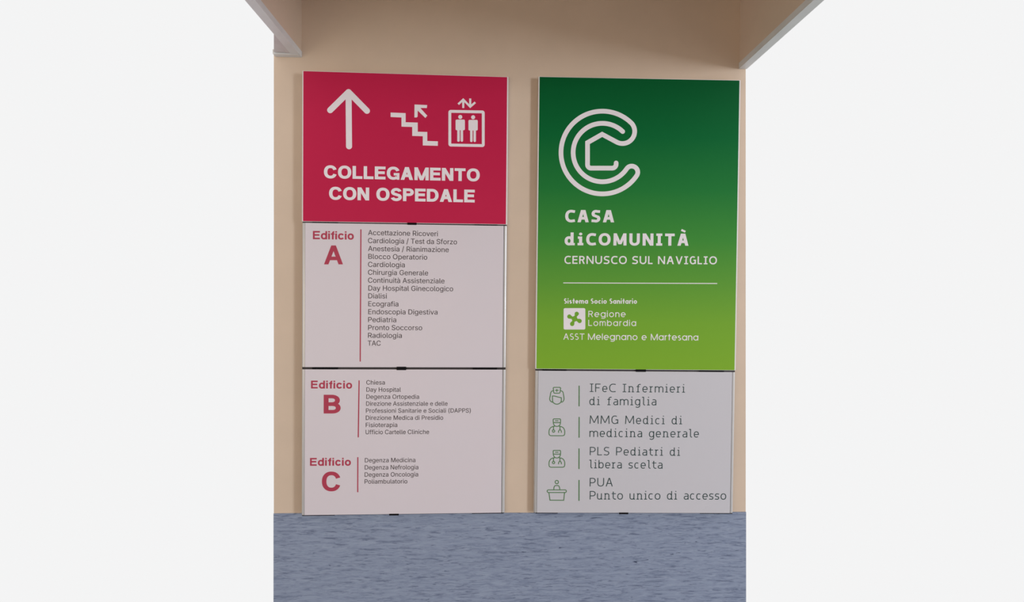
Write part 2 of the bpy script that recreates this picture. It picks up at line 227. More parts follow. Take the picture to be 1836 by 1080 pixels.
GLYPH_DATA = """
(|273|89,207,90,244,94,283,101,324,109,364,119,403,132,441,145,477,160,510,177,539,236,539,219,503,204,466,191,428,179,390,169,351,161,313,156,276,152,241,151,207,152,176,155,145,160,115,167,83,177,50,188,16,202,-19,218,-57,236,-96,177,-96,150,-46,128,4,111,55,99,106,92,156
)|273|37,-96,56,-56,72,-18,86,18,97,52,106,85,113,116,118,147,121,177,122,207,121,241,117,276,112,313,104,351,94,390,82,428,69,466,54,503,37,539,97,539,113,510,128,477,142,441,154,403,164,364,173,323,179,283,183,244,184,207,182,156,174,104,161,53,144,3,123,-47,97,-96
/|249|235,533,71,-76,14,-76,178,533
A|480|16,0,201,509,276,509,463,0,395,0,287,302,264,372,232,478,245,478,213,371,191,302,85,0;110,142,110,199,370,199,370,142
B|456|60,0,60,509,241,509,274,507,304,501,329,491,350,477,367,461,381,442,390,421,396,398,398,374,397,353,393,336,387,320,378,307,368,295,356,286,343,278,329,272,315,267,315,262,331,260,347,254,363,245,378,234,391,220,402,203,411,184,416,161,418,136,416,111,410,88,400,67,386,48,368,31,344,18,317,8,284,2,247,0;125,57,245,57,281,60,309,67,330,80,344,96,353,115,355,137,354,153,350,169,342,184,333,197,320,209,306,218,289,225,269,229,248,231,125,231;125,285,238,285,256,287,273,290,288,296,302,304,314,314,323,326,330,340,335,355,336,372,333,393,326,412,313,429,294,442,270,449,240,452,125,452
C|510|267,-7,225,-3,186,7,150,25,119,49,92,79,70,115,53,157,44,203,40,254,44,305,53,352,70,393,92,429,119,459,150,484,186,501,225,512,267,516,293,514,317,511,340,504,362,496,383,485,402,471,419,456,435,438,448,418,459,397,467,373,473,348,408,348,404,365,397,380,389,395,380,407,369,418,357,428,344,437,330,444,315,449,300,453,284,455,267,456,237,453,209,445,184,432,161,414,141,391,125,364,113,332,106,295,103,254,106,213,113,177,125,145,141,117,161,94,184,76,210,63,237,56,267,53,284,54,300,56,315,60,330,65,344,72,357,81,369,90,380,102,389,114,397,128,404,144,408,160,473,160,467,135,459,112,448,91,435,71,420,53,402,38,383,24,363,13,341,5,317,-2,293,-6
D|502|219,0,96,0,96,57,215,57,254,60,288,68,318,81,343,99,363,122,379,149,390,181,397,216,399,255,397,294,390,329,379,361,364,388,344,410,320,428,291,441,258,449,221,452,93,452,93,509,225,509,273,505,315,495,353,478,385,455,412,426,433,391,449,351,458,306,462,255,458,205,449,159,433,119,411,83,384,54,351,31,312,14,268,3;125,509,125,0,60,0,60,509
E|419|60,0,60,509,372,509,372,452,125,452,125,286,355,286,355,229,125,229,125,57,375,57,375,0
F|410|60,0,60,509,369,509,369,452,125,452,125,278,346,278,346,221,125,221,125,0
G|520|269,-7,225,-3,185,7,149,25,118,49,91,79,69,116,53,157,43,203,40,254,43,305,53,352,69,393,91,429,117,459,149,484,184,501,223,512,265,516,291,514,316,510,340,504,363,494,384,483,403,469,421,453,436,436,449,416,460,395,468,373,474,349,408,349,402,365,395,379,387,393,378,406,368,417,356,427,344,436,330,443,315,448,300,453,283,455,265,456,236,453,209,445,183,432,160,414,141,392,125,364,113,332,106,295,103,254,106,213,113,177,125,145,141,117,161,95,184,76,210,63,238,56,269,53,296,55,322,61,345,71,365,85,382,102,396,123,407,147,413,173,415,202,434,199,283,199,283,256,478,256,478,200,475,160,466,124,451,91,431,62,406,38,377,19,344,5,308,-4
H|517|60,0,60,509,125,509,125,289,392,289,392,509,457,509,457,0,392,0,392,232,125,232,125,0
M|628|60,0,60,509,152,509,277,187,287,159,299,123,311,84,322,49,307,49,318,83,330,121,342,158,352,187,476,509,568,509,568,0,504,0,504,291,504,327,505,369,506,413,507,457,513,457,498,409,482,363,467,322,456,291,342,0,286,0,170,291,159,321,145,361,129,408,112,457,119,457,120,416,121,372,122,328,122,291,122,0
N|523|60,0,60,509,136,509,343,183,363,151,388,107,414,55,405,54,401,108,399,157,399,195,399,509,463,509,463,0,387,0,202,290,177,331,148,381,108,452,119,454,122,384,124,328,125,291,125,0
O|533|267,-7,225,-3,186,7,150,25,119,49,92,79,70,115,53,157,44,203,40,254,44,305,53,352,70,393,92,429,119,459,150,484,186,501,225,512,267,516,309,512,348,501,384,484,415,459,442,429,464,393,480,352,490,305,493,254,490,203,480,157,464,115,442,79,415,49,384,25,348,7,309,-3;267,53,296,55,324,63,349,76,372,94,392,116,408,144,420,176,428,213,430,254,428,295,420,332,408,365,392,392,372,415,349,433,324,446,296,453,267,456,237,453,210,445,184,433,161,415,142,392,125,364,113,332,106,295,103,254,106,213,113,176,125,144,142,117,161,94,184,76,210,63,237,55
P|445|60,0,60,509,235,509,272,506,305,499,332,487,356,471,375,452,390,430,400,404,407,377,409,348,407,318,400,291,390,265,375,243,356,223,332,207,305,195,272,188,235,186,109,186,109,242,233,242,257,244,279,248,297,256,312,266,324,279,333,294,339,310,343,328,344,348,343,367,339,385,333,402,324,416,312,428,297,439,279,446,257,451,232,452,125,452,125,0
R|449|60,0,60,509,236,509,273,506,305,500,333,489,356,473,376,455,390,433,401,408,407,381,409,352,407,323,401,296,390,271,376,250,356,232,333,217,305,206,273,200,236,198,96,198,96,255,234,255,258,256,280,260,298,267,313,276,325,287,334,300,340,316,344,333,345,352,344,371,340,389,334,405,325,419,313,430,298,440,279,446,258,451,233,452,125,452,125,0;353,0,230,229,303,229,428,0
S|447|224,-9,188,-7,156,-1,128,9,102,23,81,40,64,60,51,83,42,109,38,137,104,137,108,118,114,102,123,88,136,76,150,66,166,59,185,53,204,50,224,49,246,50,267,54,286,60,303,69,317,79,329,92,338,106,344,122,346,139,344,154,340,168,332,179,322,189,310,197,296,205,245,222,184,239,145,253,112,269,86,289,67,313,56,341,52,372,54,400,62,425,75,448,92,468,113,484,138,498,165,508,195,514,227,516,259,514,289,508,316,498,340,484,360,468,377,449,390,427,398,403,401,378,337,378,332,402,320,421,302,437,280,449,254,456,225,459,204,457,185,454,167,448,152,440,139,430,129,418,121,405,117,391,115,376,117,359,122,345,131,334,142,324,155,315,169,308,212,293,264,279,312,264,328,256,344,248,359,238,372,226,384,213,395,198,402,180,407,161,408,139,406,112,399,87,386,64,370,43,349,25,323,11,294,0,261,-7
T|449|32,452,32,509,417,509,417,452,257,452,257,0,193,0,193,452
U|517|259,-8,220,-6,186,2,154,15,126,33,103,55,85,80,71,108,63,140,60,173,60,509,124,509,124,178,126,155,132,133,141,113,153,95,169,80,187,68,208,59,232,53,259,52,285,53,309,59,331,68,349,80,364,95,377,113,385,133,391,155,393,178,393,509,457,509,457,173,454,140,446,108,433,80,414,55,391,33,363,15,332,2,297,-6
a|389|160,-9,137,-7,115,-3,94,5,76,15,60,29,48,45,38,63,32,84,30,108,32,128,36,146,43,161,53,174,64,184,78,193,92,200,108,206,125,211,178,220,234,227,247,229,257,231,265,235,271,240,274,246,276,255,276,257,275,272,272,285,267,297,260,307,251,315,240,322,227,327,212,330,196,331,178,330,163,327,149,322,137,316,127,309,118,301,110,292,104,283,100,274,41,291,51,313,64,331,79,346,95,358,114,368,133,375,153,380,173,383,194,384,239,379,255,375,271,369,286,360,300,350,312,336,322,320,330,301,335,278,337,251,337,0,277,0,277,52,272,52,252,25,242,16,229,8,215,1,199,-4,181,-7;170,45,192,47,211,51,228,59,242,68,254,80,263,93,270,108,274,122,276,138,276,190,259,182,231,176,200,171,175,168,134,159,122,153,112,147,103,139,97,130,93,118,92,105,93,93,96,82,102,72,109,64,119,57,130,52,142,48,156,46
b|424|229,-8,208,-7,189,-3,172,4,159,12,147,21,138,31,118,59,112,59,112,0,53,0,53,509,114,509,114,319,118,319,137,346,147,355,158,364,171,373,188,379,207,383,229,384,259,382,287,374,313,361,335,342,354,320,370,293,381,261,388,227,390,189,388,151,381,116,370,84,355,57,336,34,313,16,288,3,260,-6;220,47,242,49,262,55,279,66,294,80,306,97,316,117,323,139,327,163,328,189,327,215,323,239,316,261,307,281,295,298,280,311,262,322,243,328,220,330,198,328,178,322,161,312,147,299,134,282,125,263,118,241,114,216,113,189,114,162,118,138,125,115,135,95,147,78,162,65,179,55,198,49
c|396|207,-8,174,-5,144,3,117,16,93,35,72,58,56,85,44,116,37,150,34,187,37,225,44,260,56,291,72,318,93,341,117,360,144,374,174,382,207,384,226,384,243,381,260,377,276,371,291,364,305,356,318,346,330,335,340,322,349,308,356,293,362,277,303,262,290,289,270,311,242,325,207,330,184,328,163,321,145,310,130,296,118,278,108,258,102,236,98,212,96,187,98,163,102,139,108,117,118,97,130,80,145,66,163,55,184,49,207,46,243,52,271,66,292,89,304,117,363,102,357,86,350,70,341,56,331,43,319,32,306,21,292,12,277,5,261,-1,244,-5,226,-7
d|424|195,-8,165,-6,137,3,111,16,89,34,70,57,55,84,43,116,36,151,34,189,36,227,43,261,55,293,70,320,89,342,112,361,137,374,165,382,196,384,218,383,237,379,253,373,267,364,278,355,287,346,306,319,311,319,311,509,372,509,372,0,313,0,313,59,307,59,287,31,277,21,266,12,252,4,236,-3,217,-7;205,47,226,49,246,55,263,65,278,78,290,95,299,115,306,138,310,162,312,189,310,216,306,241,300,263,290,282,278,299,263,312,246,322,227,328,205,330,182,328,162,322,145,311,130,298,118,281,108,261,102,239,98,215,96,189,98,163,102,139,109,117,118,97,130,80,145,66,162,55,182,49
e|404|212,-8,177,-5,145,3,117,16,92,35,72,58,56,85,44,116,37,150,34,187,36,224,44,258,55,290,71,317,91,340,115,359,142,373,172,382,205,384,226,383,246,380,266,374,285,366,303,355,319,341,334,324,347,305,357,282,365,256,370,227,371,194,371,169,75,169,75,221,338,221,310,202,308,226,304,248,298,269,288,286,277,301,263,314,246,323,227,328,205,330,183,328,164,323,146,313,131,301,119,286,109,270,102,251,97,231,96,211,96,178,98,151,102,127,110,106,121,88,135,73,151,61,169,53,190,48,212,46,227,47,241,49,254,53,265,58,276,65,285,73,294,82,300,93,306,105,365,91,358,72,348,55,335,39,320,26,302,14,283,4,261,-3,237,-7
f|254|228,379,228,327,6,327,6,379;81,0,81,432,82,452,87,470,96,486,107,499,120,510,135,519,152,525,169,529,187,530,222,527,243,521,227,468,215,472,195,474,178,472,164,468,154,460,147,449,143,435,142,419,142,0
g|425|207,-151,180,-149,156,-146,134,-140,114,-132,97,-122,82,-110,70,-97,59,-84,51,-69,101,-41,122,-66,131,-74,142,-82,154,-88,169,-93,187,-96,207,-97,236,-95,261,-87,282,-75,298,-58,308,-34,311,-6,311,68,306,68,287,41,277,32,266,23,252,16,236,10,217,6,195,5,165,7,138,14,113,27,90,43,71,65,55,90,43,120,36,154,34,191,36,229,43,263,55,293,71,320,90,342,112,361,138,374,166,382,196,384,218,383,237,379,253,373,267,365,279,356,288,346,308,319,313,319,313,379,372,379,372,-9,370,-40,363,-67,350,-90,334,-109,314,-124,291,-136,265,-144,237,-149;205,59,227,61,246,66,264,75,278,87,290,103,300,121,307,142,311,166,312,193,311,219,307,242,300,264,291,283,279,299,264,312,247,322,227,328,205,330,182,328,163,322,145,312,130,298,118,282,109,262,102,241,98,218,96,193,98,167,102,144,109,123,118,104,131,88,145,76,163,66,183,61
h|410|114,227,114,0,53,0,53,509,114,509,114,287,102,287,116,319,132,344,152,362,175,374,200,382,227,384,252,383,275,377,295,369,313,356,328,340,341,321,350,298,355,271,357,240,357,0,296,0,296,235,293,263,286,286,273,304,256,318,235,326,210,329,192,328,176,324,161,317,147,308,136,297,126,283,119,266,115,248
i|167|53,0,53,379,114,379,114,0;84,443,73,444,63,448,54,455,47,463,43,472,41,483,43,494,47,504,54,512,63,518,73,522,84,524,95,522,105,518,114,512,121,504,125,494,126,483,125,472,121,463,114,455,105,448,95,444
l|189|139,-2,112,0,91,8,74,20,62,37,55,59,53,84,53,509,114,509,114,99,114,83,117,71,120,62,126,57,135,53,146,52,160,53,170,54,181,3,162,-1
m|610|53,0,53,379,112,379,112,295,108,295,114,314,122,331,132,346,144,358,158,368,172,376,187,382,203,385,219,386,245,383,268,375,287,361,303,342,314,320,321,295,312,295,318,312,326,329,337,343,350,356,364,366,381,375,398,381,417,385,437,386,458,385,478,380,497,372,514,361,529,346,541,328,550,307,555,283,557,255,557,0,496,0,496,254,493,279,485,298,473,313,456,323,438,329,419,330,402,329,387,326,374,320,363,312,353,302,345,290,340,277,336,263,335,247,335,0,274,0,274,260,272,280,265,297,253,311,238,322,220,328,199,330,185,329,171,326,158,320,145,312,135,302,126,289,119,274,115,257,114,238,114,0
n|410|114,227,114,0,53,0,53,379,112,379,112,287,102,287,116,319,132,344,152,362,175,374,200,382,227,384,252,383,275,377,295,369,313,356,328,340,341,321,350,298,355,271,357,240,357,0,296,0,296,235,293,263,286,286,273,304,256,318,235,326,210,329,192,328,176,324,161,317,147,308,136,297,126,283,119,266,115,248
o|415|207,-8,174,-5,144,3,117,16,93,35,72,58,56,85,44,116,37,150,34,187,37,225,44,260,56,291,72,318,93,341,117,360,144,374,174,382,207,384,241,382,271,374,299,360,323,341,343,318,359,291,371,260,379,225,381,187,379,150,371,116,359,85,343,58,323,35,299,16,271,3,241,-5;207,46,231,49,252,55,270,66,285,80,298,97,307,117,314,139,318,163,319,187,318,212,314,236,307,258,298,278,285,296,270,310,252,321,231,328,207,330,184,328,163,321,145,310,130,296,118,278,108,258,102,236,98,212,96,187,98,163,102,139,108,117,118,97,130,80,145,66,163,55,184,49
p|424|53,-143,53,379,112,379,112,319,118,319,137,346,147,355,158,364,171,373,188,379,207,383,229,384,259,382,287,374,313,361,335,342,354,320,370,293,381,261,388,227,390,189,388,151,381,116,370,84,355,57,336,34,313,16,288,3,260,-6,229,-8,208,-7,189,-3,173,4,159,12,147,21,138,31,118,59,114,59,114,-143;220,47,242,49,262,55,279,66,294,80,306,97,316,117,323,139,327,163,328,189,327,215,323,239,316,261,307,281,295,298,280,311,262,322,243,328,220,330,198,328,178,322,161,312,147,299,134,282,125,263,118,241,114,216,113,189,114,162,118,138,125,115,135,95,147,78,162,65,179,55,198,49
r|259|53,0,53,379,112,379,112,321,115,321,124,339,137,354,152,367,171,377,191,383,213,385,229,384,243,384,243,322,230,324,207,326,190,324,174,321,159,315,146,306,135,296,126,284,119,269,115,254,114,237,114,0
s|365|182,-8,157,-7,133,-3,112,3,93,12,76,24,62,38,50,54,41,73,36,94,94,107,101,87,111,72,124,60,141,52,160,47,181,45,206,47,227,53,244,62,258,74,265,88,268,103,266,115,262,126,254,136,243,144,229,150,212,155,149,170,118,180,92,192,72,208,58,227,50,249,47,274,49,295,55,314,65,332,79,347,95,360,115,370,137,378,161,383,187,384,212,383,234,379,254,372,271,363,286,352,299,339,309,324,318,308,324,290,268,277,262,291,254,304,243,316,228,325,210,331,187,333,166,331,147,326,131,317,119,305,111,292,109,277,110,264,115,253,124,243,136,235,152,229,172,223,229,209,261,200,287,187,306,171,320,153,328,131,331,107,329,85,323,65,312,47,298,31,281,18,260,6,236,-2,210,-7
t|227|204,379,204,327,6,327,6,379;65,471,126,471,126,98,127,83,130,70,136,61,144,55,156,51,170,50,185,51,202,54,213,2,192,-3,168,-4,138,-1,113,7,92,21,77,41,68,64,65,93
u|410|182,-5,158,-3,135,2,115,11,97,23,82,39,69,59,60,82,54,109,53,139,53,379,114,379,114,144,116,117,124,94,137,75,154,61,175,53,200,50,218,51,234,55,249,62,263,71,274,83,283,97,290,113,295,132,296,153,296,379,357,379,357,0,298,0,298,92,307,92,294,60,277,35,257,17,234,5,209,-3
v|389|163,0,17,379,84,379,165,155,187,87,206,21,184,21,203,87,224,155,305,379,371,379,226,0
y|389|47,-139,61,-86,71,-87,83,-89,94,-90,104,-89,113,-86,122,-81,130,-74,138,-64,145,-51,151,-36,163,-1,17,379,84,379,165,155,187,87,206,21,184,21,202,87,224,155,305,379,371,379,204,-58,196,-77,187,-93,177,-107,165,-119,153,-128,139,-136,125,-141,109,-144,91,-145,65,-143
z|380|42,0,42,46,254,320,254,323,48,323,48,379,333,379,333,331,126,60,126,56,339,56,339,0
à|389|160,-9,137,-7,115,-3,94,5,76,15,60,29,48,45,38,63,32,84,30,108,32,128,36,146,43,161,53,174,64,184,78,193,92,200,108,206,125,211,178,220,234,227,247,229,257,231,265,235,271,240,274,246,276,255,276,257,275,272,272,285,267,297,260,307,251,315,240,322,227,327,212,330,196,331,178,330,163,327,149,322,137,316,127,309,118,301,110,292,104,283,100,274,41,291,51,313,64,331,79,346,95,358,114,368,133,375,153,380,173,383,194,384,239,379,255,375,271,369,286,360,300,350,312,336,322,320,330,301,335,278,337,251,337,0,277,0,277,52,272,52,252,25,242,16,229,8,215,1,199,-4,181,-7;170,45,192,47,211,51,228,59,242,68,254,80,263,93,270,108,274,122,276,138,276,190,259,182,231,176,200,171,175,168,134,159,122,153,112,147,103,139,97,130,93,118,92,105,93,93,96,82,102,72,109,64,119,57,130,52,142,48,156,46;165,429,99,529,168,529,215,429
"""

# ------------------------------------------------------------------ lettering: polygons for the small grotesque type
GLYPHS = {}
for row in GLYPH_DATA.strip().split('\n'):
    ch, adv, polys = row.split('|')
    GLYPHS[ch] = (int(adv), [[(int(a), int(b)) for a, b in zip(p.split(',')[::2], p.split(',')[1::2])] for p in polys.split(';')])
GCAP, GSPACE = 509.0, 188.0
VINYL = 0.0003

def union_into(bm, loops):
    """merge overlapping closed loops (non-zero winding, so holes stay open) into one thin raised slab of vinyl"""
    K = 1000.0; vs_, ed, A, B_ = [], [], [], []
    for lp in loops:
        s = len(vs_); n = len(lp); vs_ += [Vector((x*K, y*K)) for x, y in lp]
        ed += [(s + i, s + (i+1) % n) for i in range(n)]
        A += lp; B_ += lp[1:] + lp[:1]
    V, E, T = delaunay_2d_cdt(vs_, ed, [], 0, 1e-5)[:3]
    if not T: return
    A = np.array(A)*K; B_ = np.array(B_)*K
    P = np.array([[v.x, v.y] for v in V]); C = np.array([P[list(t)].mean(0) for t in T])
    up = (A[None, :, 1] <= C[:, None, 1]) & (B_[None, :, 1] > C[:, None, 1])
    dn = (A[None, :, 1] > C[:, None, 1]) & (B_[None, :, 1] <= C[:, None, 1])
    dy = B_[:, 1] - A[:, 1]; dy = np.where(dy == 0, 1e-12, dy)
    X = A[None, :, 0] + (C[:, None, 1] - A[None, :, 1])/dy[None]*(B_ - A)[None, :, 0]
    wn = ((up & (X > C[:, None, 0])).sum(1) - (dn & (X > C[:, None, 0])).sum(1))
    front, back, count = {}, {}, set()
    keep = [list(t) for t, w in zip(T, wn) if w != 0]
    for t in keep:
        for i in t:
            if i not in front:
                front[i] = bm.verts.new((P[i][0]/K, -VINYL, P[i][1]/K)); back[i] = bm.verts.new((P[i][0]/K, 0, P[i][1]/K))
    for t in keep:
        a, b, c = (P[i] for i in t)
        if (b[0]-a[0])*(c[1]-a[1]) - (b[1]-a[1])*(c[0]-a[0]) < 0: t = t[::-1]
        bm.faces.new([front[i] for i in t])
        for k in range(3): count.add((t[k], t[(k+1) % 3]))
    for p, q_ in count:
        if (q_, p) not in count: bm.faces.new((front[p], back[p], back[q_], front[q_]))

def ccw(pg):
    ar = sum(pg[i][0]*pg[(i+1) % len(pg)][1] - pg[(i+1) % len(pg)][0]*pg[i][1] for i in range(len(pg)))
    return list(pg) if ar >= 0 else list(pg)[::-1]

def filled(name, groups, m, parent, label=None):
    bm = bmesh.new()
    for g in groups: union_into(bm, [list(lp) for lp in g])
    me = bpy.data.meshes.new(name); bm.to_mesh(me); bm.free()
    return link(name, me, m, parent, label)

def stroke_quads(pts, w, closed):
    pp = [pts[0]]
    for p in pts[1:]:
        if (p[0]-pp[-1][0])**2 + (p[1]-pp[-1][1])**2 > 1e-12: pp.append(p)
    if closed and (pp[0][0]-pp[-1][0])**2 + (pp[0][1]-pp[-1][1])**2 < 1e-12: pp.pop()
    n = len(pp); L = []; R = []
    nd = lambda u, v: ((v[0]-u[0])/(math.hypot(v[0]-u[0], v[1]-u[1]) or 1e-9), (v[1]-u[1])/(math.hypot(v[0]-u[0], v[1]-u[1]) or 1e-9))
    for i in range(n):
        p = pp[i]; a = pp[i-1] if (i > 0 or closed) else None; b = pp[(i+1) % n] if (i < n-1 or closed) else None
        d1 = nd(a, p) if a else None; d2 = nd(p, b) if b else None
        d1 = d1 or d2; d2 = d2 or d1
        mx, my = -d1[1]-d2[1], d1[0]+d2[0]; k = min(1.0/max((mx*mx+my*my)/2, .15), 4.0)
        L.append((p[0]+mx*k*w/2, p[1]+my*k*w/2)); R.append((p[0]-mx*k*w/2, p[1]-my*k*w/2))
    return [[R[i], R[(i+1) % n], L[(i+1) % n], L[i]] for i in range(n if closed else n-1)]

def strip_mesh(name, shapes, m, parent, label=None):
    """shapes: ('poly', pts) or ('stroke', pts, width, closed, cap) in sign coordinates, merged to one outline"""
    loops = []
    for s in shapes:
        if s[0] == 'poly': loops.append(ccw(s[1])); continue
        _, pts, w, closed, cap = s
        loops += [ccw(qd) for qd in stroke_quads(pts, w, closed)]
        if cap == 'round' and not closed:
            for c in (pts[0], pts[-1]): loops.append([(c[0]+w/2*math.cos(math.pi*k/12), c[1]+w/2*math.sin(math.pi*k/12)) for k in range(24)])
    return filled(name, [loops], m, parent, label)

# ------------------------------------------------------------------ drawn alphabets for the signs' other typefaces
def arc(cx, cy, rx, ry, a0, a1, n=None, e=2.0):
    n = n or max(3, int(abs(a1-a0)/9)); out = []
    for i in range(n+1):
        a = math.radians(a0 + (a1-a0)*i/n); c, s = math.cos(a), math.sin(a)
        out.append((cx + rx*math.copysign(abs(c)**(2/e), c), cy + ry*math.copysign(abs(s)**(2/e), s)))
    return out
def rect(x0, y0, x1, y1): return ('poly', [(x0, y0), (x1, y0), (x1, y1), (x0, y1)])

def glyph(ch, w, Hc, X, sty, WD):
    """-> shapes, advance; heights in cap units stretched so that stroke w is uniform"""
    t = w/2; o = 0.012*Hc if sty != 'mixthin' else 0.008*Hc
    Wd = WD[ch]; out = []
    e = 2.0 if sty in ('geo', 'geobold') else 2.25
    P = lambda pts, closed=False: out.append(('stroke', pts, w, closed, 'flat'))
    mix = sty in ('mix', 'mixthin')
    def para(xb, yb, xt, yt, d): out.append(('poly', [(xb, yb), (xb+d, yb), (xt+d, yt), (xt, yt)]))
    def ell(x0, x1, y0, y1): P(arc((x0+x1)/2, (y0+y1)/2, (x1-x0)/2-t, (y1-y0)/2-t, 0, 360, 44, e)[:-1], True)
    def bowl(x0, x1, y0, y1):
        ym, ry = (y0+y1)/2, (y1-y0)/2 - t; rx = min((x1-x0)*0.55, ry*1.15)
        P([(x0, y1-t)] + arc(x1-t-rx, ym, rx, ry, 90, -90, 18, 2.15) + [(x0, y0+t)])
    if ch == 'O': ell(0, Wd, -o, Hc+o)
    elif ch == 'C':
        if mix:
            rx = Wd*.62-t; P([(Wd, Hc-t-.03*Hc)] + arc(Wd*.62, Hc/2, rx, Hc/2+o-t, 72, 288, 36, e) + [(Wd, t+.03*Hc)])
        else:
            a = {'helv': 22}.get(sty, 45); P(arc(Wd*0.51, Hc/2, Wd*0.51-t, Hc/2+o-t, a, 360-a, 40, e))
    elif ch == 'G':
        a = {'helv': 24, 'mix': 52, 'mixthin': 58}.get(sty, 45)
        P(arc(Wd*0.52, Hc/2, Wd*0.52-t, Hc/2+o-t, a, 318, 36, e))
        if sty == 'helv':
            out.append(rect(Wd-0.2, 0, Wd, Hc*.52)); out.append(rect(Wd*.55, Hc*.52-w*.9, Wd, Hc*.52))
        else: P([(Wd*0.60, Hc*.5), (Wd-t, Hc*.5), (Wd-t, t*.6)])
    elif ch == 'S' or ch == 's':
        h = Hc if ch == 'S' else X
        r = (h+2*o-w)/4; rx = Wd/2-t; c = Wd/2
        yt = h+o-t-r; yb = -o+t+r
        a = {'helv': 12, 'mix': 66, 'mixthin': 62}.get(sty, 42)
        pre = [(Wd*.96, yt + r*.84)] if mix else []; post = [(Wd*.02, yb - r*.85)] if mix else []
        P(pre + arc(c, yt, rx*.94, r, a, 222, 20) + arc(c, yb, rx, r, 42, -180+a, 20) + post)
    elif ch in 'LETIFH':
        if ch == 'L': out += [rect(0, 0, w, Hc), rect(0, 0, Wd, w)]
        elif ch == 'E': out += [rect(0, 0, w, Hc), rect(0, 0, Wd, w), rect(0, Hc-w, Wd, Hc), rect(0, Hc*.52-t, Wd*.93, Hc*.52+t)]
        elif ch == 'F': out += [rect(0, 0, w, Hc), rect(0, Hc-w, Wd, Hc), rect(0, Hc*.5-t, Wd*.82, Hc*.5+t)]
        elif ch == 'T': out += [rect(Wd/2-t, 0, Wd/2+t, Hc), rect(0, Hc-w, Wd, Hc)]
        elif ch == 'I':
            out.append(rect(Wd/2-t, 0, Wd/2+t, Hc))
            if mix: out += [rect(0, 0, Wd, w*.9), rect(0, Hc-w*.9, Wd, Hc)]
    elif ch in 'AÀ':
        d = w*1.08
        aw = d*(1.35 if mix else 1.04); para(0, 0, Wd/2-aw/2, Hc, d); para(Wd-d, 0, Wd/2+aw/2-d, Hc, d)
        yb = Hc*(.22 if w > .2 else .30); k = (yb+t)/Hc*(Wd/2-aw/2)
        out.append(rect(k+d*.5, yb, Wd-k-d*.5, yb+w))
        if ch == 'À': out.append(('poly', [(Wd*.46-.20, Hc*1.22), (Wd*.46+.20, Hc*1.10), (Wd*.46+.12, Hc*1.03), (Wd*.46-.28, Hc*1.16)] if False else [(Wd*.38, Hc*1.38), (Wd*.74, Hc*1.23), (Wd*.66, Hc*1.08), (Wd*.29, Hc*1.23)]))
    elif ch == 'V':
        d = w*1.08; para(Wd/2-d/2, 0, 0, Hc, d); para(Wd/2-d/2, 0, Wd-d, Hc, d)
    elif ch == 'M':
        d = w*1.0; yb = {'helv': 0, 'mixthin': .12, 'mix': .1}.get(sty, 0)*Hc; sl = {'mixthin': .05, 'mix': .015}.get(sty, 0)
        para(0, 0, sl, Hc, w); para(Wd-w, 0, Wd-w-sl, Hc, w)
        para(Wd/2-d/2, yb, sl, Hc, d); para(Wd/2-d/2, yb, Wd-d-sl, Hc, d)
    elif ch == 'N':
        d = w*1.1; out += [rect(0, 0, w, Hc), rect(Wd-w, 0, Wd, Hc)]; para(Wd-d, 0, 0, Hc, d)
    elif ch == 'U':
        rx = Wd/2-t; ry = min(rx*1.1, Hc*.4); P([(t, Hc)] + arc(Wd/2, -o+t+ry, rx, ry, 180, 360, 22, 2.2) + [(Wd-t, Hc)])
    elif ch == 'P':
        out.append(rect(0, 0, w, Hc)); bowl(t, Wd, Hc*.40 if sty == 'helv' else Hc*.38, Hc)
    elif ch == 'B':
        out.append(rect(0, 0, w, Hc)); bowl(t, Wd*.95, Hc*.5-t*.95, Hc); bowl(t, Wd, 0, Hc*.5+t*.95)
    elif ch == 'R':
        out.append(rect(0, 0, w, Hc)); bowl(t, Wd*.95, Hc*.42, Hc); para(Wd-w*1.15, 0, Wd*.5-w*.35, Hc*.42+t, w*1.12)
    elif ch == 'D':
        out.append(rect(0, 0, w, Hc)); P([(t, Hc-t)] + arc(Wd*.45, Hc/2, Wd*.55-t, Hc/2-t, 90, -90, 26, 2.15) + [(t, t)])
    elif ch == 'o': ell(0, Wd, -o, X+o)
    elif ch == 'c':
        a = {'helv': 30, 'mixthin': 52}.get(sty, 45)
        P(arc(Wd*.53, X/2, Wd*.53-t, X/2+o-t, a, 360-a, 32, e))
    elif ch == 'e':
        P([(t*1.2, X*.49), (Wd-t, X*.49)] + arc(Wd/2, X/2, Wd/2-t, X/2+o-t, 0, 312, 38, e))
    elif ch in 'dabgq' and not (ch == 'a' and mix):
        asc = Hc*1.0 if sty != 'mix' else Hc*1.06
        x0, x1 = 0, Wd
        if mix and ch == 'd': x1 = Wd - (.10 if w > .2 else .10)
        if ch == 'b':
            ell(0.01, Wd, -o, X+o); out.append(rect(0, 0, w, asc))
        else:
            ell(x0, x1, -o, X+o)
            if ch == 'd':
                out.append(rect(x1-w, 0, x1, asc))
                if mix: out.append(rect(x1-t, 0, Wd, w*.9))
            elif ch == 'a': out.append(rect(x1-w, 0, x1, X))
            elif ch == 'g':
                dp = .30*Hc if sty == 'mixthin' else .27*Hc
                P([(x1-t, X), (x1-t, -dp+t+.2*Hc)] + arc(x1/2, -dp+t+.2*Hc, x1/2-t, .2*Hc, 0, -140, 14))
    elif ch == 'a':
        r = X*.31; h = X*.60
        P(arc(Wd*.48, X+o-t-X*.26, Wd*.52-t, X*.26, 128, 0, 14, 2.2) + [(Wd-t, 0)])
        P([(Wd-t, h-t*.4)] + arc(Wd*.44, h/2-o/2, Wd*.44-t, h/2+o/2-t, 90, 270, 20, 2.2) + arc(Wd*.44, h/2+.02, Wd*.56-t, h/2+.02-t+o, 270, 345, 8))
    elif ch in 'nmr':
        fs = .10 if mix and ch != 'm' else 0
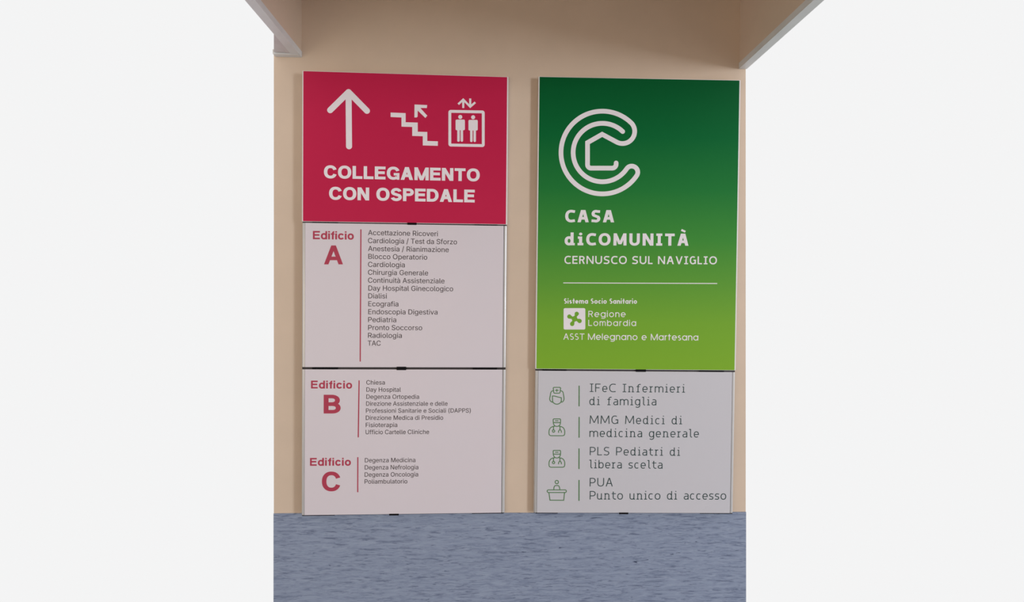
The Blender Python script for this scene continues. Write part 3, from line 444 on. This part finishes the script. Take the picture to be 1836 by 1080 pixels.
        if ch == 'm':
            xs = [0, Wd/2-t, Wd-w]
        else: xs = [fs, Wd-w-fs] if ch == 'n' else [fs]
        out.append(rect(xs[0], 0, xs[0]+w, X))
        if ch != 'r':
            for a_, b_ in zip(xs, xs[1:]):
                cx = (a_+b_)/2+t; rx = (b_-a_)/2; ry = min(rx*1.1, X*.45)
                P(arc(cx, X+o-t-ry, rx, ry, 172, 0, 16, 2.2) + [(b_+t, 0)])
            if mix and ch == 'n':
                out += [rect(xs[0]-fs, 0, xs[0]+w+fs*.9, w*.9), rect(xs[1]-fs*.9, 0, Wd, w*.9), rect(xs[0]-fs*.6, X-w*.9, xs[0]+w, X)]
        else:
            cx = xs[0]+t+(Wd-xs[0])*.6
            P(arc(cx, X*.62, cx-xs[0]-t, X*.38+o-t, 170, 75, 10, 2.2))
            if mix: out += [rect(0, 0, xs[0]+w+.12, w*.9), rect(0, X-w*.9, xs[0]+w, X)]
    elif ch in 'il':
        if mix:
            c = Wd*.52; top = X if ch == 'i' else Hc*1.02
            if ch == 'i':
                out += [rect(c-t, 0, c+t, top), rect(0, 0, Wd, w*.9), rect(0.02, top-w*.9, c, top)]
            else:
                P([(0, top-t), (c-t*.2, top-t), (c-t*.2, .30*Hc)] + arc(c-t*.2+.15, t-o+.15*Hc, .15, .15*Hc, 180, 285, 8))
        else:
            out.append(rect(0, 0, w, X if ch == 'i' else Hc))
            c = t
        if ch == 'i':
            if sty == 'helv': out.append(rect(0, Hc-w*.85, w, Hc))
            else:
                r = w*.62 if w < .2 else w*.54; yd = Hc*1.0 - r*.6 if sty != 'mixthin' else Hc*.97
                out.append(('poly', [(c+r*math.cos(k*math.pi/9), yd + r*math.sin(k*math.pi/9)) for k in range(18)]))
    elif ch == 'f':
        x0 = Wd*.36 if mix else Wd*.3; top = Hc*1.0
        rx = Wd - x0 - t
        P([(x0+t, 0)] + arc(x0+t+rx*.8, top-t-.2*Hc, rx*.8, .2*Hc, 180, 78, 10, 2.2))
        out.append(rect(x0-Wd*.24 if mix else 0, X-w*.9, x0+w+Wd*.22, X))
        if mix: out.append(rect(x0-.14, 0, x0+w+.14, w*.9))
    elif ch == 't':
        x0 = Wd*.28
        if sty in ('geo', 'geobold'): out.append(rect(x0, 0, x0+w, Hc*.98)); out.append(rect(0, X-w, Wd, X))
        else:
            P([(x0+t, Hc*.93)] + [(x0+t, .34*Hc)] + arc(x0+t+.24, t-o+.22*Hc, .24, .22*Hc, 180, 290, 10))
            out.append(rect(0, X-w*.9, Wd, X))
    elif ch == 'u':
        rx = (Wd-.08)/2-t; ry = rx*1.05
        P([(t, X)] + arc(t+rx, -o+t+ry, rx, ry, 180, 350, 16, 2.2)); out.append(rect(Wd-.08-w, 0, Wd-.08, X)); out.append(rect(Wd-.08-t, 0, Wd, w*.8))
    return out, Wd

WID = {
 'helv': dict(C=.98, O=1.02, L=.76, E=.83, G=.98, A=.97, M=1.12, N=.90, T=.86, S=.86, P=.84, D=.92, B=.92, d=.75, i=.21, f=.40, c=.70, o=.75),
 'mix': dict(C=.80, A=.93, S=.74, d=.84, i=.48, O=.99, M=1.09, U=.87, N=.90, I=.50, T=.80, E=.66, R=.72, L=.58, V=.90, G=.80),
 'mixthin': dict(I=.43, F=.63, e=.61, C=.78, n=.73, f=.57, r=.44, m=1.03, i=.34, d=.68, a=.56, g=.62, l=.38, c=.57, M=1.08, G=.81, P=.69, L=.56, S=.66, b=.61, s=.51, t=.50, U=.79, A=.82, u=.64, o=.66),
 'geo': dict(R=.78, e=.80, g=.82, i=.14, o=.80, n=.68, L=.63, m=1.02, b=.80, a=.80, r=.38, d=.80, A=.88, S=.62, T=.76, M=1.10, l=.14, t=.46, s=.52),
 'geobold': dict(S=.58, i=.22, s=.52, t=.42, e=.62, m=.98, a=.66, o=.66, c=.54, n=.62, r=.42),
}

# ------------------------------------------------------------------ signs
class Sign:
    def __init__(s, name, label, xl, w, yaw, roll, zs):
        s.w = w; s.zs = zs; zm = sum(zs)/len(zs); s.h = max(zs) - min(zs)
        cy, sy, cr, sr = math.cos(yaw), math.sin(yaw), math.cos(roll), math.sin(roll)
        ex = Vector((cr*cy, cr*sy, sr)); ez = Vector((-sr*cy, -sr*sy, cr)); ey = ez.cross(ex)
        base = Vector((xl + w/2, -0.022, zm)) + ez*(min(zs) - zm)
        m = Matrix.Identity(4)
        for i in range(3): m[i][0], m[i][1], m[i][2], m[i][3] = ex[i], ey[i], ez[i], base[i]
        s.m = m; s.inv = m.inverted(); s.base = base; s.ey = ey
        s.root = bpy.data.objects.new(name, None); s.root.empty_display_size = 0.1
        COL.objects.link(s.root); s.root.matrix_world = m
        s.root['label'] = label; s.root['category'] = 'sign'
    def z(s, i): return s.zs[i] - min(s.zs)
    def loc(s, px, py):
        p = s.inv @ hit(px, py, s.base, s.ey); return (p.x, p.z)
    def mpp(s, px, py):
        a, b = s.loc(px, py), s.loc(px + 10, py); return math.hypot(b[0]-a[0], b[1]-a[1])/10

FIN = {}
def type_small(sg, parent, text, x0, x1, y0, y1=None, cap=9.0, m=None, name='lettering', label=None):
    """small grotesque lettering from the polygon alphabet, first letter at x0, last letter ends at x1"""
    pen = 0; loops = []; grp = []
    for ch in text:
        if ch == ' ': pen += GSPACE; continue
        adv, polys = GLYPHS[ch]
        grp.append(len(polys)); loops += [[(x + pen, y) for x, y in p] for p in polys]; pen += adv
    lo = min(x for p in loops for x, y in p); hi = max(x for p in loops for x, y in p)
    a, b = sg.loc(x0, y0), sg.loc(x1, y0 if y1 is None else y1)
    L = b[0] - a[0]; sx = L/(hi - lo); sy = cap*sg.mpp(x0, y0)/GCAP
    sl = (b[1] - a[1])/L if y1 is not None else 0.0
    FIN[text] = sx/sy
    pts = [[(a[0] + (x-lo)*sx, a[1] + y*sy + sl*(x-lo)*sx) for x, y in p] for p in loops]
    gs = []; k = 0
    for c in grp: gs.append(pts[k:k+c]); k += c
    return filled(name, gs, m or M_vgrey, parent, label or 'charcoal lettering reading ' + text)

def type_drawn(sg, parent, text, sty, w, wy, xh, x0, x1, y0, y1, cap, m, space=0.55, name='lettering', label=None, wsty=None):
    k = w/wy; items = []; tot = 0; nl = 0; sp = 0
    for ch in text:
        if ch == ' ': items.append(None); sp += 1; continue
        wd = dict(WID[wsty or sty]); wd['À'] = wd.get('A', .9)
        sh, adv = glyph(ch, w, k, xh*k, sty, wd)
        items.append((sh, adv)); tot += adv; nl += 1
    a, b = sg.loc(x0, y0), sg.loc(x1, y1)
    L = b[0] - a[0]; c = cap*sg.mpp(x0, y0); sl = (b[1]-a[1])/L
    gap = (L/c - tot - sp*space)/max(nl - 1, 1) if nl > 1 else 0
    FIN[text] = gap
    pen = 0; groups = []
    T = lambda p, pen: (a[0] + (p[0]+pen)*c, a[1] + p[1]/k*c + sl*(p[0]+pen)*c)
    for it in items:
        if it is None: pen += space; continue
        loops = []
        for s in it[0]:
            for pg in ([s[1]] if s[0] == 'poly' else stroke_quads(s[1], s[2], s[3])): loops.append(ccw([T(p, pen) for p in pg]))
        groups.append(loops); pen += it[1] + gap
    return filled(name, groups, m, parent, label or 'lettering reading ' + text)

def smooth(pts, closed=False, k=5):
    n = len(pts); out = []
    g = lambda i: pts[i % n] if closed else pts[min(max(i, 0), n-1)]
    for i in range(n if closed else n-1):
        p0, p1, p2, p3 = g(i-1), g(i), g(i+1), g(i+2)
        for j in range(k):
            t = j/k
            out.append(tuple(0.5*((2*p1[d]) + (-p0[d]+p2[d])*t + (2*p0[d]-5*p1[d]+4*p2[d]-p3[d])*t*t + (-p0[d]+3*p1[d]-3*p2[d]+p3[d])*t**3) for d in (0, 1)))
    if not closed: out.append(pts[-1])
    return out
def drawing(sg, name, items, ox, oy, sc, m, parent, label=None):
    """line art from photo measurements: ('s', pts, width_px, closed, cap) or ('p', pts)"""
    sh = []
    for it in items:
        pts = [sg.loc(ox + x/sc, oy + y/sc) for x, y in it[1]]
        if it[0] == 'p': sh.append(('poly', pts))
        else: sh.append(('stroke', pts, it[2]*sg.mpp(ox, oy), it[3], it[4]))
    return strip_mesh(name, sh, m, parent, label)
def rounded(x0, y0, x1, y1, r, n=5):
    out = []
    for cx, cy, a in ((x1-r, y0+r, -90), (x1-r, y1-r, 0), (x0+r, y1-r, 90), (x0+r, y0+r, 180)):
        out += [(cx + r*math.cos(math.radians(a+90*i/n)), cy + r*math.sin(math.radians(a+90*i/n))) for i in range(n+1)]
    return out

DEPTH = 0.0135
def printed_panel(sg, name, z0, z1, m, label):
    """panel whose print covers the whole front; a thin bright metal edge stays visible around it"""
    w = sg.w
    p = box(name, -w/2, 0.0004, z0, w/2, DEPTH, z1, M_alu, sg.root, 0.0009, label)
    box('printed_face', -w/2 + 0.0033, -0.00005, z0 + 0.0012, w/2 - 0.0036, 0.0012, z1 - 0.0016, m, p, 0.0, 'coloured printed front of the panel')
    return p
def white_panel(sg, name, z0, z1, label, m=None):
    """white insert held between two rounded metal side rails"""
    w = sg.w; ri = 0.0085
    p = box(name, -w/2 + ri + 0.0006, 0.0, z0, w/2 - ri - 0.0013, 0.006, z1, m or M_white, sg.root, 0.0005, label)
    box('backing', -w/2 + 0.003, 0.006, z0 + 0.0005, w/2 - 0.003, DEPTH, z1 - 0.0005, M_groove, p)
    for sgn in (-1, 1):
        prof = [(0, 0.0006), (0.0035, 0.0006)] + [(0.0035 + 0.005*math.sin(math.radians(a)), 0.0062 - 0.0056*math.cos(math.radians(a))) for a in (15, 30, 45, 60, 75, 90)] + [(ri, DEPTH), (0, DEPTH)]
        xi = w/2 - ri
        prism_z('side_rail', [(sgn*(xi + x), y) for x, y in prof], z0 + 0.0002, z1 - 0.0002, M_rail, p, 'grey metal rail along the side of the panel')
    return p
def joint(sg, za, zb, clips, tab, py, tab_h, name='joint_strip', strip=True):
    """dark strip between two panels, with two black clips and a black tab"""
    w = sg.w
    st = box(name, -w/2 + 0.0008, 0.0035, za, w/2 - 0.0008, DEPTH, zb, M_grey, sg.root, 0, 'dark strip between two panels')
    zc = (za + zb)/2
    for a, b in clips:
        u0, u1 = sg.loc(a, py)[0], sg.loc(b, py)[0]
        box('clip', u0, -0.0002, za + 0.0002, u1, 0.0034, zb - 0.0002, M_black, st, 0.0002, 'black clip')
    u0, u1 = sg.loc(tab[0], py)[0], sg.loc(tab[1], py)[0]
    box('release_tab', u0, -0.0016, zc - tab_h*0.5, u1, 0.0034, zc + tab_h*0.5, M_black, st, 0.0007, 'black tab in the middle of the strip')
    return st

def mounting(sg):
    for f in (-0.3, 0.3):
        box('mounting_rail', f*sg.w - 0.02, DEPTH, 0.02, f*sg.w + 0.02, 0.0182, sg.h - 0.02, M_alu, sg.root, 0, 'metal rail on the back of the sign')

# ---- left sign
A = Sign('directory_sign', 'tall left sign with a crimson header above white lists of buildings', -0.54609, 0.57913, 0.01464, 0.00199,
         [2.11995, 1.69686, 1.6935, 1.28522, 1.27883, 0.86255])
pk = printed_panel(A, 'header_panel', A.z(1), A.z(0), M_pink, 'crimson header panel with white arrow, stairs and lift pictograms')
pa = white_panel(A, 'list_panel', A.z(3), A.z(2), 'white panel listing the departments of building A')
pb = white_panel(A, 'list_panel', A.z(5), A.z(4), 'white panel listing the departments of buildings B and C')
joint(A, A.z(2), A.z(1), ((560, 606), (851, 892)), (730.6, 746.8), 402, 0.0062)
joint(A, A.z(4), A.z(3), ((560, 605), (847.8, 891)), (711.3, 728.2), 661, 0.0096)
joint(A, -0.0022, 0.0, ((542, 600), (846, 903)), (697.8, 715), 922, 0.0046, 'bottom_strip')
mounting(A)
# pictograms on the crimson header
ox, oy, s = 570, 150, 10.8
drawing(A, 'arrow_pictogram', [('s', [(238, 515), (594, 165)], 10.9, False, 'round'), ('s', [(594, 165), (950, 528)], 10.9, False, 'round'), ('s', [(594, 165), (603, 1215)], 10.9, False, 'round')], ox, oy, s, M_vwhite, pk, 'white arrow pointing up')
st = [(112, 345), (403, 357), (403, 530), (637, 540), (637, 718), (822, 722), (822, 897), (1027, 903), (1027, 990), (735, 982), (735, 800), (530, 798), (530, 625), (322, 618), (322, 440), (112, 432)]
stairs = [[st[0], st[1], (403, 444), st[15]], [(322, 440), (403, 444), (403, 530), (322, 530)], [(322, 530), (637, 540), (637, 628), (322, 618)],
          [(530, 625), (637, 628), (637, 718), (530, 714)], [(530, 714), (822, 722), (822, 806), (530, 798)], [(735, 800), (822, 804), (822, 897), (735, 893)], [(735, 893), (1027, 903), (1027, 990), (735, 982)]]
arrow = [[(575, 190), (820, 200), (814, 258), (575, 255)], [(575, 190), (640, 192), (634, 425), (618, 440), (572, 440)], [(590, 205), (640, 205), (822, 405), (785, 450), (590, 262)]]
drawing(A, 'stairs_pictogram', [('p', p) for p in stairs], 690, 170, s, M_vwhite, pk, 'white stairs outline')
drawing(A, 'stairs_arrow', [('p', p) for p in arrow], 690, 170, s, M_vwhite, pk, 'small white arrow pointing up the stairs')
ox, oy, s = 790, 170, 20.4
slope = lambda x, y: (x, y + (x - 285)*0.0175)
drawing(A, 'lift_frame', [('s', [slope(x, y) for x, y in rounded(337, 607, 1560, 1840, 38)], 5.15, True, 'flat')], ox, oy, s, M_vwhite, pk, 'white square frame of the lift pictogram')
drawing(A, 'lift_arrows', [('s', [(645, 348), (828, 178), (1083, 440), (1268, 278)], 3.7, False, 'flat'), ('s', [(828, 200), (828, 487)], 3.8, False, 'flat'), ('s', [(1083, 138), (1083, 420)], 3.8, False, 'flat')], ox, oy, s, M_vwhite, pk, 'white up and down arrows above the lift pictogram')
for cx, dy in ((718, 0), (1189, 11)):
    it = [('p', [(cx + 74*math.cos(i*math.pi/12), 813 + dy + 74*math.sin(i*math.pi/12)) for i in range(24)]),
          ('p', rounded(cx - 170, 910 + dy, cx + 170, 1298 + dy, 42)),
          ('p', rounded(cx - 110, 1240 + dy, cx - 18, 1720 + dy, 40)), ('p', rounded(cx + 14, 1240 + dy, cx + 104, 1720 + dy, 40))]
    drawing(A, 'lift_passenger', it, ox, oy, s, M_vwhite, pk, 'white standing figure in the lift pictogram')
type_drawn(A, pk, 'COLLEGAMENTO', 'helv', .262, .215, .73, 580.8, 860.1, 319.7, 325.5, 23.4, M_vwhite, label='white capital lettering reading COLLEGAMENTO')
type_drawn(A, pk, 'CON OSPEDALE', 'helv', .262, .215, .73, 590, 851.1, 358.2, 363.3, 23.4, M_vwhite, .46, label='white capital lettering reading CON OSPEDALE')
# red headings and divider lines
def heading(pan, x0, x1, y0, y1, cap, letter, lx0, lx1, ytop, ybot, dv):
    type_drawn(A, pan, 'Edificio', 'helv', .21, .19, .74, x0, x1, y0, y1, cap, M_vred, name='heading', label='red heading reading Edificio')
    cp = ybot - ytop
    wd = (lx1 - lx0)/cp; old = dict(WID['helv']); WID['helv'][letter] = wd
    type_drawn(A, pan, letter, 'helv', {'A': .212, 'B': .25, 'C': .225}[letter], .19, .74, lx0, lx1, ybot, ybot, cp, M_vred, name='building_letter', label='large red letter ' + letter)
    WID['helv'] = old
    (ax, ay), (bx, by) = dv
    strip_mesh('divider_line', [('stroke', [A.loc(ax, ay), A.loc(bx, by)], 2.0*A.mpp(ax, ay), False, 'flat')], M_vred, pan, 'thin vertical red line')
heading(pa, 561.1, 634.4, 429.1, 430.0, 15.0, 'A', 581, 615, 439.8, 474.3, ((647.1, 411.5), (645.9, 648.6)))
heading(pb, 557.7, 631.3, 696.9, 697.2, 14.4, 'B', 580.4, 610.8, 707.5, 741.8, ((643.9, 682.4), (642.4, 784.6)))
heading(pb, 555.9, 629.1, 835.6, 835.4, 14.4, 'C', 577.2, 610.4, 845.6, 881.0, ((641.6, 820.2), (641.4, 883)))
for t, x0, x1, y, d in (('Accettazione Ricoveri', 660, 785.1, 421.7, 2.1), ('Cardiologia / Test da Sforzo', 660, 819.3, 436, 2.4), ('Anestesia / Rianimazione', 660, 804.6, 450.3, 2.1),
        ('Blocco Operatorio', 660.5, 766, 464.4, 1.5), ('Cardiologia', 660, 725.7, 478.7, .8), ('Chirurgia Generale', 660, 767.6, 492.9, 1.2), ('Continuità Assistenziale', 660, 796.9, 507.1, 1.3),
        ('Day Hospital Ginecologico', 660.5, 812.4, 521.2, 1.3), ('Dialisi', 660.4, 693.5, 535.2, .3), ('Ecografia', 660.4, 714.3, 549.4, .4), ('Endoscopia Digestiva', 660.4, 784.4, 563.6, .7),
        ('Pediatria', 660.2, 710.4, 577.8, .3), ('Pronto Soccorso', 660.2, 756.9, 592, .4), ('Radiologia', 660, 720.4, 606, .2), ('TAC', 659.4, 682.5, 620.1, 0)):
    type_small(A, pa, t, x0, x1, y, y + d, 9.1)
for t, x0, x1, y, d in (('Chiesa', 656.9, 690, 689.9, 0), ('Day Hospital', 657, 718.8, 702.7, .1), ('Degenza Ortopedia', 656.9, 751.4, 715.4, .1), ('Direzione Assistenziale e delle', 656.6, 802.5, 727.9, -.2),
        ('Professioni Sanitarie e Sociali (DAPPS)', 656.3, 844, 740.5, -.3), ('Direzione Medica di Presidio', 656, 794.5, 753.3, -.3), ('Fisioterapia', 655.9, 712.3, 766.2, -.2), ('Ufficio Cartelle Cliniche', 655.6, 769.3, 779, -.5),
        ('Degenza Medicina', 654.3, 744.7, 829.5, -.5), ('Degenza Nefrologia', 654.1, 750, 842.3, -.5), ('Degenza Oncologia', 653.9, 749.7, 855.2, -.6), ('Poliambulatorio', 653.8, 730.3, 867.7, -.5)):
    type_small(A, pb, t, x0, x1, y, y + d, 7.9)

# ---- right sign
B = Sign('directory_sign', 'tall right sign with a green header above a white list of services', 0.1185, 0.58512, -0.01548, 0.00035,
         [2.12388, 1.28177, 1.27705, 0.86278])
M_green = green_print(B.z(1), B.z(0))
pg = printed_panel(B, 'header_panel', B.z(1), B.z(0), M_green, 'tall green header panel shading from bottle green to lime')
ps = white_panel(B, 'list_panel', B.z(3), B.z(2), 'white panel listing four services with green line icons', M_white_dimmed)
joint(B, B.z(2), B.z(1), ((972.7, 1015.8), (1253.8, 1298)), (1140, 1158), 664, 0.0068)
joint(B, -0.0020, 0.0, ((960, 1000), (1255, 1313)), (1110, 1126.5), 920, 0.0046, 'bottom_strip')
mounting(B)
# the looping C with a house inside, one continuous band
c0 = (1080.0, 273.7); R1, R2 = 74.2, 52.4
pc = lambda r, a, c=c0: (c[0] + r*math.cos(math.radians(a)), c[1] - r*math.sin(math.radians(a)))
path = [pc(R2, a) for a in [46 + i*(326.2 - 46)/70 for i in range(71)]]
tip = pc((R1+R2)/2, -33.8); tr = (R1-R2)/2
path += [pc(tr, a, tip) for a in [146.2 - i*180/16 for i in range(1, 17)]]
path += [pc(R1, a) for a in [-33.8 - i*(360 - 33.8 - 47)/80 for i in range(1, 81)]]
ct = pc(R2, 46.5)
path += [pc(21.9, a, ct) for a in [46 - i*(46 + 120)/20 for i in range(1, 21)]]
path += [(1079.6, 241.0), (1053.4, 255.9), (1053.4, 295.5)] + [pc(6.2, a, (1059.6, 295.5)) for a in (195, 210, 225, 240, 255, 270)]
path += [(1097.5, 301.7)] + [pc(7.2, a, (1097.5, 294.5)) for a in (-75, -60, -45, -30, -15, 0)] + [(1104.7, 292.4)]
drawing(B, 'emblem', [('s', path, 8.7, False, 'round')], 0, 0, 1, M_vwhite, pg, 'white looping letter C drawn around a house outline')
type_drawn(B, pg, 'CASA', 'mix', .255, .215, .73, 1013.2, 1101.1, 398.7, 398.9, 21.9, M_vwhite, label='bold white lettering reading CASA')
type_drawn(B, pg, 'diCOMUNITÀ', 'mix', .255, .215, .73, 1012.2, 1234.4, 440.0, 440.9, 21.7, M_vwhite, label='bold white lettering reading diCOMUNITÀ')
type_drawn(B, pg, 'CERNUSCO SUL NAVIGLIO', 'mix', .172, .158, .73, 1011.9, 1285.3, 473.3, 474.2, 14.2, M_vwhite, .48, label='white capital lettering reading CERNUSCO SUL NAVIGLIO')
strip_mesh('divider_line', [('stroke', [B.loc(1009.8, 507.5), B.loc(1285.9, 508.6)], 1.5*B.mpp(1100, 508), False, 'flat')], M_vwhite, pg, 'thin horizontal white line')
type_drawn(B, pg, 'Sistema Socio Sanitario', 'geobold', .205, .19, .67, 1011.1, 1142.1, 544.6, 544.9, 9.1, M_vwhite, .42, label='small bold white lettering reading Sistema Socio Sanitario')
# white square badge with the four-lobed rose cut out
sq = rounded(1010.5, 552.8, 1049.4, 591.2, 2.6)
lobes = [(613, 415), (375, 503), (465, 740), (705, 645)]; cc = (541, 576)
rose = []
for i in range(144):
    a = math.radians(i*2.5); d = (math.cos(a), math.sin(a)); r = 0
    for lx, ly in lobes:
        vx, vy = lx-cc[0], ly-cc[1]; tq = vx*d[0] + vy*d[1]; pp = vx*vx+vy*vy - tq*tq
        if tq > 0:
            if pp < 70**2: r = max(r, tq + math.sqrt(70**2 - pp))
            D = math.hypot(vx, vy); off = math.sqrt(pp)      # waist of the arm
            if off > 1e-6:
                rr = 60*math.hypot(tq, off)/off
                r = max(r, min(rr, 92)) if rr < 400 else max(r, 92)
    rose.append((1000 + (cc[0] + d[0]*r)/18, 540 + (cc[1] + d[1]*r)/18))
area2 = lambda P: sum(P[i][0]*P[(i+1) % len(P)][1] - P[(i+1) % len(P)][0]*P[i][1] for i in range(len(P)))
ROSE = rose if area2(rose)*area2(sq) < 0 else rose[::-1]
filled('region_badge', [[[B.loc(*p) for p in sq], [B.loc(*p) for p in ROSE]]], M_vwhite, pg, 'white rounded square badge with a four-lobed rose cut out')
type_drawn(B, pg, 'Regione', 'geo', .132, .127, .77, 1054.7, 1121.7, 568.7, 568.9, 11.0, M_vwhite, label='white lettering reading Regione')
type_drawn(B, pg, 'Lombardia', 'geo', .132, .127, .77, 1054.7, 1140.4, 584.6, 584.9, 10.8, M_vwhite, label='white lettering reading Lombardia')
type_drawn(B, pg, 'ASST', 'geo', .13, .125, .77, 1010, 1047.8, 609.3, 609.6, 11.2, M_vwhite, label='white lettering reading ASST')
type_drawn(B, pg, 'Melegnano e Martesana', 'geo', .138, .13, .77, 1054.1, 1251.9, 609.6, 610.8, 11.4, M_vwhite, .5, label='white lettering reading Melegnano e Martesana')
# white list of services
for t, x0, x1, y0, y1, cap in (('IFeC Infermieri', 1057.5, 1228, 703.1, 704.4, 14.9), ('di famiglia', 1056.8, 1176.7, 726.6, 727.2, 14.9), ('MMG Medici di', 1057.2, 1222.8, 760.2, 761.2, 14.9),
        ('medicina generale', 1056.9, 1253, 783.8, 784.8, 14.9), ('PLS Pediatri di', 1057.5, 1219.2, 816.6, 817.7, 14.9), ('libera scelta', 1056.6, 1187.7, 840, 840.8, 14.9),
        ('PUA', 1057.3, 1098.5, 872.5, 872.6, 15.2), ('Punto unico di accesso', 1057.3, 1301.9, 896, 896.3, 15.2)):
    type_drawn(B, ps, t, 'mixthin', .098, .094, .725, x0, x1, y0, y1, cap, M_vteal, .62, label='dark teal lettering reading ' + t)
for ax, ay, bx, by in ((1038.4, 691.9, 1038.3, 729), (1038.4, 748, 1038.3, 785.2), (1038.2, 804.5, 1038.1, 841.5), (1038.2, 861, 1038.1, 898.5)):
    strip_mesh('divider_line', [('stroke', [B.loc(ax, ay), B.loc(bx, by)], 1.9*B.mpp(ax, ay), False, 'flat')], M_vgreen, ps, 'thin vertical green line')
LW = 1.5; sc = 21.6
hat = [(475, 238), (498, 215), (735, 215), (760, 240), (737, 415), (712, 440), (518, 440), (495, 415)]
nurse = [('s', hat, LW, True, 'flat'), ('s', [(548, 330), (680, 330)], LW, False, 'flat'), ('s', [(612, 278), (612, 386)], LW, False, 'flat'),
         ('s', smooth([(478, 345), (420, 362), (382, 412), (358, 540), (338, 660), (362, 738), (425, 785), (447, 786)]), LW, False, 'flat'),
         ('s', smooth([(752, 345), (810, 360), (852, 405), (872, 500), (893, 655), (865, 745), (815, 785), (790, 786)]), LW, False, 'flat'),
         ('s', [(447, 786), (443, 548), (520, 552), (650, 585), (790, 617), (787, 775)], LW, False, 'flat'),
         ('s', smooth([(446, 700), (460, 780), (530, 845), (615, 866), (700, 846), (770, 785), (789, 700)]), LW, False, 'flat')]
drawing(B, 'nurse_icon', nurse, 970, 685, sc, M_vgreen, ps, 'green outline of a nurse with cap and mask')
def doctor():
    head = [(495, 205), (735, 205), (757, 228)] + smooth([(757, 228), (750, 385), (700, 468), (615, 497), (530, 468), (483, 385), (473, 228)])[1:]
    body = smooth([(540, 490), (455, 503), (372, 550), (318, 645), (311, 770), (330, 830), (382, 857)]) + [(845, 857)] + smooth([(845, 857), (898, 832), (918, 770), (915, 650), (862, 550), (775, 503), (695, 490)])[1:]
    circ = lambda x, y, r: [(x + r*math.cos(i*math.pi/10), y + r*math.sin(i*math.pi/10)) for i in range(20)]
    return [('s', head, LW, True, 'flat'), ('s', [(545, 277), (677, 277)], LW, False, 'flat'), ('s', [(480, 350), (750, 350)], LW, False, 'flat'),
            ('s', body, LW, False, 'flat'), ('s', [(485, 500), (485, 625)], LW, False, 'flat'), ('s', circ(487, 675, 45), LW, True, 'flat'),
            ('s', [(735, 500), (735, 625)], LW, False, 'flat'), ('s', smooth([(682, 742), (686, 672), (735, 624), (784, 672), (788, 742)]), LW, False, 'flat')]
drawing(B, 'doctor_icon', doctor(), 970, 742, sc, M_vgreen, ps, 'green outline of a doctor, beside the line starting MMG')
drawing(B, 'doctor_icon', doctor(), 970, 798.5, sc, M_vgreen, ps, 'green outline of a doctor, beside the line starting PLS')
desk = [('s', [(612 + 63*math.cos(i*math.pi/12), 212 + 66*math.sin(i*math.pi/12)) for i in range(24)], LW, True, 'flat'),
        ('s', smooth([(496, 515), (502, 425), (540, 357), (610, 346), (682, 357), (718, 425), (730, 515)]), LW, False, 'flat'),
        ('s', rounded(240, 515, 982, 617, 50), LW, True, 'flat'), ('s', [(308, 620), (347, 913), (880, 917), (912, 625)], LW, False, 'flat')]
drawing(B, 'desk_icon', desk, 970, 855, sc, M_vgreen, ps, 'green outline of a person behind a reception desk')
for k_, v_ in FIN.items(): print('FIT %-45s %.3f' % (k_, v_))
